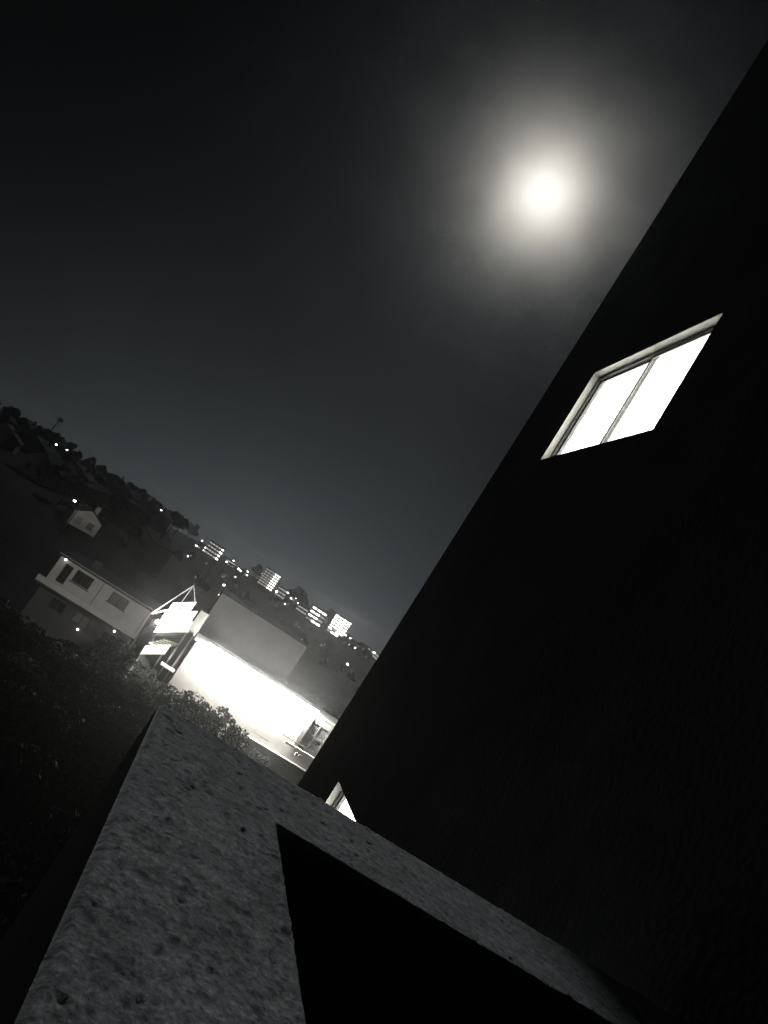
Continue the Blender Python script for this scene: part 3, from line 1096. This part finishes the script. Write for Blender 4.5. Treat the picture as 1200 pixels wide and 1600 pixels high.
# ------------------------------------------------------------------ far town: lit blocks, houses, street lamps
def block(label, x0, x1, y, top, bot, rows, cols, bright, dim, first=0.3, depth=14.0, group=None):
    """apartment block with every lit window a part"""
    cx = (x0 + x1) / 2
    g = terrain(cx, y)
    b = thing('apartment_block', label, 'building', (cx, y, g), 0.0, group)
    rb = random.Random(int(cx * 10))
    w = x1 - x0
    zt = CZ + top - g
    zb = CZ + bot - g
    MB().box(-w / 2, w / 2, 0, depth, -3.0, zt).build('wall', 'town_wall', b)
    MB().box(-w / 2 - 0.4, w / 2 + 0.4, -0.4, depth + 0.4, zt + 0.004, zt + 0.8).build('roof', 'roof', b)
    fh = (zt - zb) / rows
    cw = w / cols
    for r in range(rows):
        for c in range(cols):
            wm = MB()
            a = -w / 2 + (c + 0.5) * cw
            zz = zb + r * fh + fh * 0.30
            wm.box(a - cw * 0.38, a + cw * 0.38, -0.10, -0.005, zz, zz + fh * 0.42)
            q = rb.random()
            mat = bright if c >= cols - first else dim
            if q < 0.12:
                mat = 'litwin_dim'
            elif q < 0.22 and mat != 'litwin_dim':
                mat = 'litwin'
            wm.build('window', mat, b)
    return b


block('apartment block with even dim rows of windows and two bright columns on the far ridge', 48, 68, 900, -3, -24, 7, 5, 'litwin', 'litwin_dim', 2)
block('brightest apartment block on the far ridge with every floor alight', 146, 168, 900, -4, -27, 7, 4, 'litwin_hi', 'litwin', 4)
block('low apartment block of five widely spaced lit floors on the far ridge', 118, 138, 900, -10, -34, 5, 3, 'litwin', 'litwin', 3)
block('narrow stair tower with one bright lit column on the far hillside', -22, -3, 900, -12, -36, 6, 5, 'litwin_hi', 'litwin_dim', 1)

for i, (k, w, top, bot) in enumerate(((-0.030, 14, -21, -33), (0.012, 13, -20, -32), (0.030, 15, -22, -33), (0.088, 16, -14, -27), (0.100, 12, -17, -29), (0.122, 14, -19, -31), (0.190, 15, -19, -31), (0.205, 13, -21, -32), (0.219, 14, -18, -30), (0.236, 15, -19, -30))):
    y = 930 + (i * 37) % 60
    block('low flat-roofed block with scattered dim windows on the far ridge', k * y - w / 2, k * y + w / 2, y, top, bot, 3, 4, 'litwin' if i % 3 == 0 else 'litwin_dim', 'litwin_dim' if i % 2 else 'dark_pane', 1, 10.0, 'low flat-roofed blocks along the far ridge')

town = [(-26, 760, 9, 8, 6, 3), (-8, 820, 10, 9, 5, 3), (12, 780, 8, 8, 5, 2.5), (26, 860, 11, 9, 6, 3), (40, 700, 9, 8, 5, 2.5), (78, 840, 10, 9, 6, 3), (92, 900, 12, 9, 6, 3), (104, 780, 9, 8, 5, 3), (170, 880, 12, 9, 6, 3.5),
        (182, 905, 11, 9, 6, 3.5), (196, 930, 12, 9, 6, 3.5), (206, 900, 10, 9, 6, 3), (60, 560, 8, 7, 5, 2.5), (22, 480, 8, 7, 4.5, 2.4), (-6, 560, 8, 8, 5, 2.5), (90, 620, 8, 7, 5, 2.4), (120, 700, 9, 8, 5, 2.6), (140, 800, 9, 8, 5, 2.6)]
for i, (x, y, w, d, hw, hr) in enumerate(town):
    wins = [(-w * 0.25, 1.2, 1.3, 1.4, 'litwin_dim' if i % 3 else 'litwin'), (w * 0.22, 1.2, 1.3, 1.4, 'dark_pane'), (0, 3.2, 1.2, 1.2, 'dark_pane' if i % 2 else 'litwin_dim')]
    gabled_house('house', 'dim gabled house among the lights of the far hillside', x, y, w, d, hw, hr, 'town_wall', wins, rnd.uniform(-0.6, 0.6), 'gabled houses on the far hillside', sink=4.0)
# unlit houses packed on the left hillside
for i in range(16):
    y = 130 + 10.0 * i + rnd.uniform(-4, 4)
    x = -y * (0.10 + 0.24 * ((i * 0.618) % 1.0))
    w = rnd.uniform(5.5, 9.0)
    wins = [(-w * 0.25, 0.9, 1.0, 1.1, 'dark_pane'), (w * 0.22, 0.9, 1.0, 1.1, 'dark_pane')]
    gabled_house('house', 'unlit gabled house among the trees of the left hillside', x, y, w, rnd.uniform(5, 8), rnd.uniform(2.2, 3.4), rnd.uniform(1.0, 2.0), 'town_wall', wins, rnd.uniform(-0.7, 0.7), 'unlit houses on the left hillside', sink=2.5)
# flat-roofed hut on the left crest
hut = thing('hut', 'flat-roofed hut at the end of the left crest', 'hut', (-40, 305, terrain(-40, 305)))
MB().box(-4, 4, 0, 6, -3, CZ - 2.6 - hut.location.z).build('wall', 'town_wall', hut)
MB().box(-4.4, 4.4, -0.4, 6.4, CZ - 2.597 - hut.location.z, CZ - 2.2 - hut.location.z).build('roof', 'roof', hut)
MB().box(-1, 0.2, -0.06, -0.004, CZ - 5.4 - hut.location.z, CZ - 4.2 - hut.location.z).build('window', 'dark_pane', hut)


def globe_mesh(r, mat):
    bm = bmesh.new()
    bmesh.ops.create_uvsphere(bm, u_segments=10, v_segments=7, radius=r)
    bmesh.ops.scale(bm, verts=bm.verts, vec=(1.25, 1.0, 0.7))
    me = bpy.data.meshes.new('lamp_head')
    bm.to_mesh(me)
    bm.free()
    me.materials.append(MAT[mat])
    return me


GL = {}


def street_lamp(x, y, z, r, label, group):
    g = terrain(x, y)
    z = max(CZ + z, g + 3.0)
    t = thing('street_lamp', label, 'street lamp', (x, y, g), 0.0, group)
    h = z - g
    MB().tube((0.9, 0, -0.3), (0.9, 0, h + 0.5), 0.10, 0.06, 6).tube((0.9, 0, h + 0.5), (0, 0, h + 0.32), 0.05, 0.04, 5).build('pole', 'dark_metal', t)
    if r not in GL:
        GL[r] = globe_mesh(r, 'lampglow')
    o = link('lamp_head', GL[r], t)
    o.location = (0, 0, h)


LAMPS = [(-20.7, 215, -3.3, 0.13, 1), (-45.5, 1040, -15.6, 0.63, 0), (-32.9, 995, -19.5, 0.6, 0), (-14.8, 230, -11.9, 0.15, 0), (6.4, 900, -22.8, 0.54, 0), (13.5, 995, -19.1, 0.6, 0), (22.6, 910, -22.3, 1.0, 0), (34.3, 950, -20.0, 0.57, 0), (34.3, 900, -23.0, 0.54, 0), (12.5, 605, -31.1, 0.67, 0), (5.9, 255, -16.6, 0.28, 0), (6.0, 230, -18.6, 0.15, 0), (45.1, 1030, -12.6, 0.62, 0), (54.7, 1030, -4.3, 0.62, 0), (54.7, 1030, -13.4, 0.62, 0), (75.2, 930, -20.9, 1.02, 0), (110.9, 1040, -17.4, 0.63, 0), (117.7, 1040, -15.1, 0.63, 0), (109.1, 965, -19.7, 0.58, 0), (170.4, 890, -23.9, 0.54, 0), (181.8, 875, -24.9, 0.53, 0), (223.8, 960, -19.7, 1.06, 0), (125.5, 595, -30.8, 0.65, 0), (5.6, 230, -19.3, 0.15, 0), (8.5, 230, -18.7, 0.15, 0), (8.2, 230, -20.2, 0.15, 0), (-40.4, 165, -2.9, 0.13, 1), (-40.4, 175, -2.8, 0.13, 1), (-18.8, 100, -6.3, 0.13, 1)]
for (x, y, z, r, k) in LAMPS:
    lab, grp = (('glowing street lamp on the far hillside', 'street lamps on the far hillside'),
                ('small lamp on the dark left crest', 'lamps on the left crest'))[k]
    street_lamp(x, y, z, r, lab, grp)

# ------------------------------------------------------------------ moon
bm = bmesh.new()
bmesh.ops.create_uvsphere(bm, u_segments=32, v_segments=16, radius=29.0)
me = bpy.data.meshes.new('moon')
bm.to_mesh(me)
bm.free()
me.materials.append(MAT['moon'])
for p in me.polygons:
    p.use_smooth = True
moon = link('moon', me, None, Vector((0, 0, CZ)) + MOON * 6000.0)
tag(moon, 'bright round moon shining through thin cloud above the house wall', 'moon')

# ------------------------------------------------------------------ haze
hz = MB().box(-1220, 1220, -130, 1520, CZ - 49, CZ + 9.5)
me = bpy.data.meshes.new('haze')
me.from_pydata(hz.v, [], hz.f)
m, t, out = new_mat('night_haze')
pv = N(t, 'ShaderNodeVolumePrincipled')
pv.inputs['Color'].default_value = (0.85, 0.87, 0.88, 1)
pv.inputs['Density'].default_value = 0.00034
pv.inputs['Anisotropy'].default_value = 0.90
t.links.new(pv.outputs[0], out.inputs['Volume'])
me.materials.append(m)
o = link('haze', me)
o['kind'] = 'stuff'
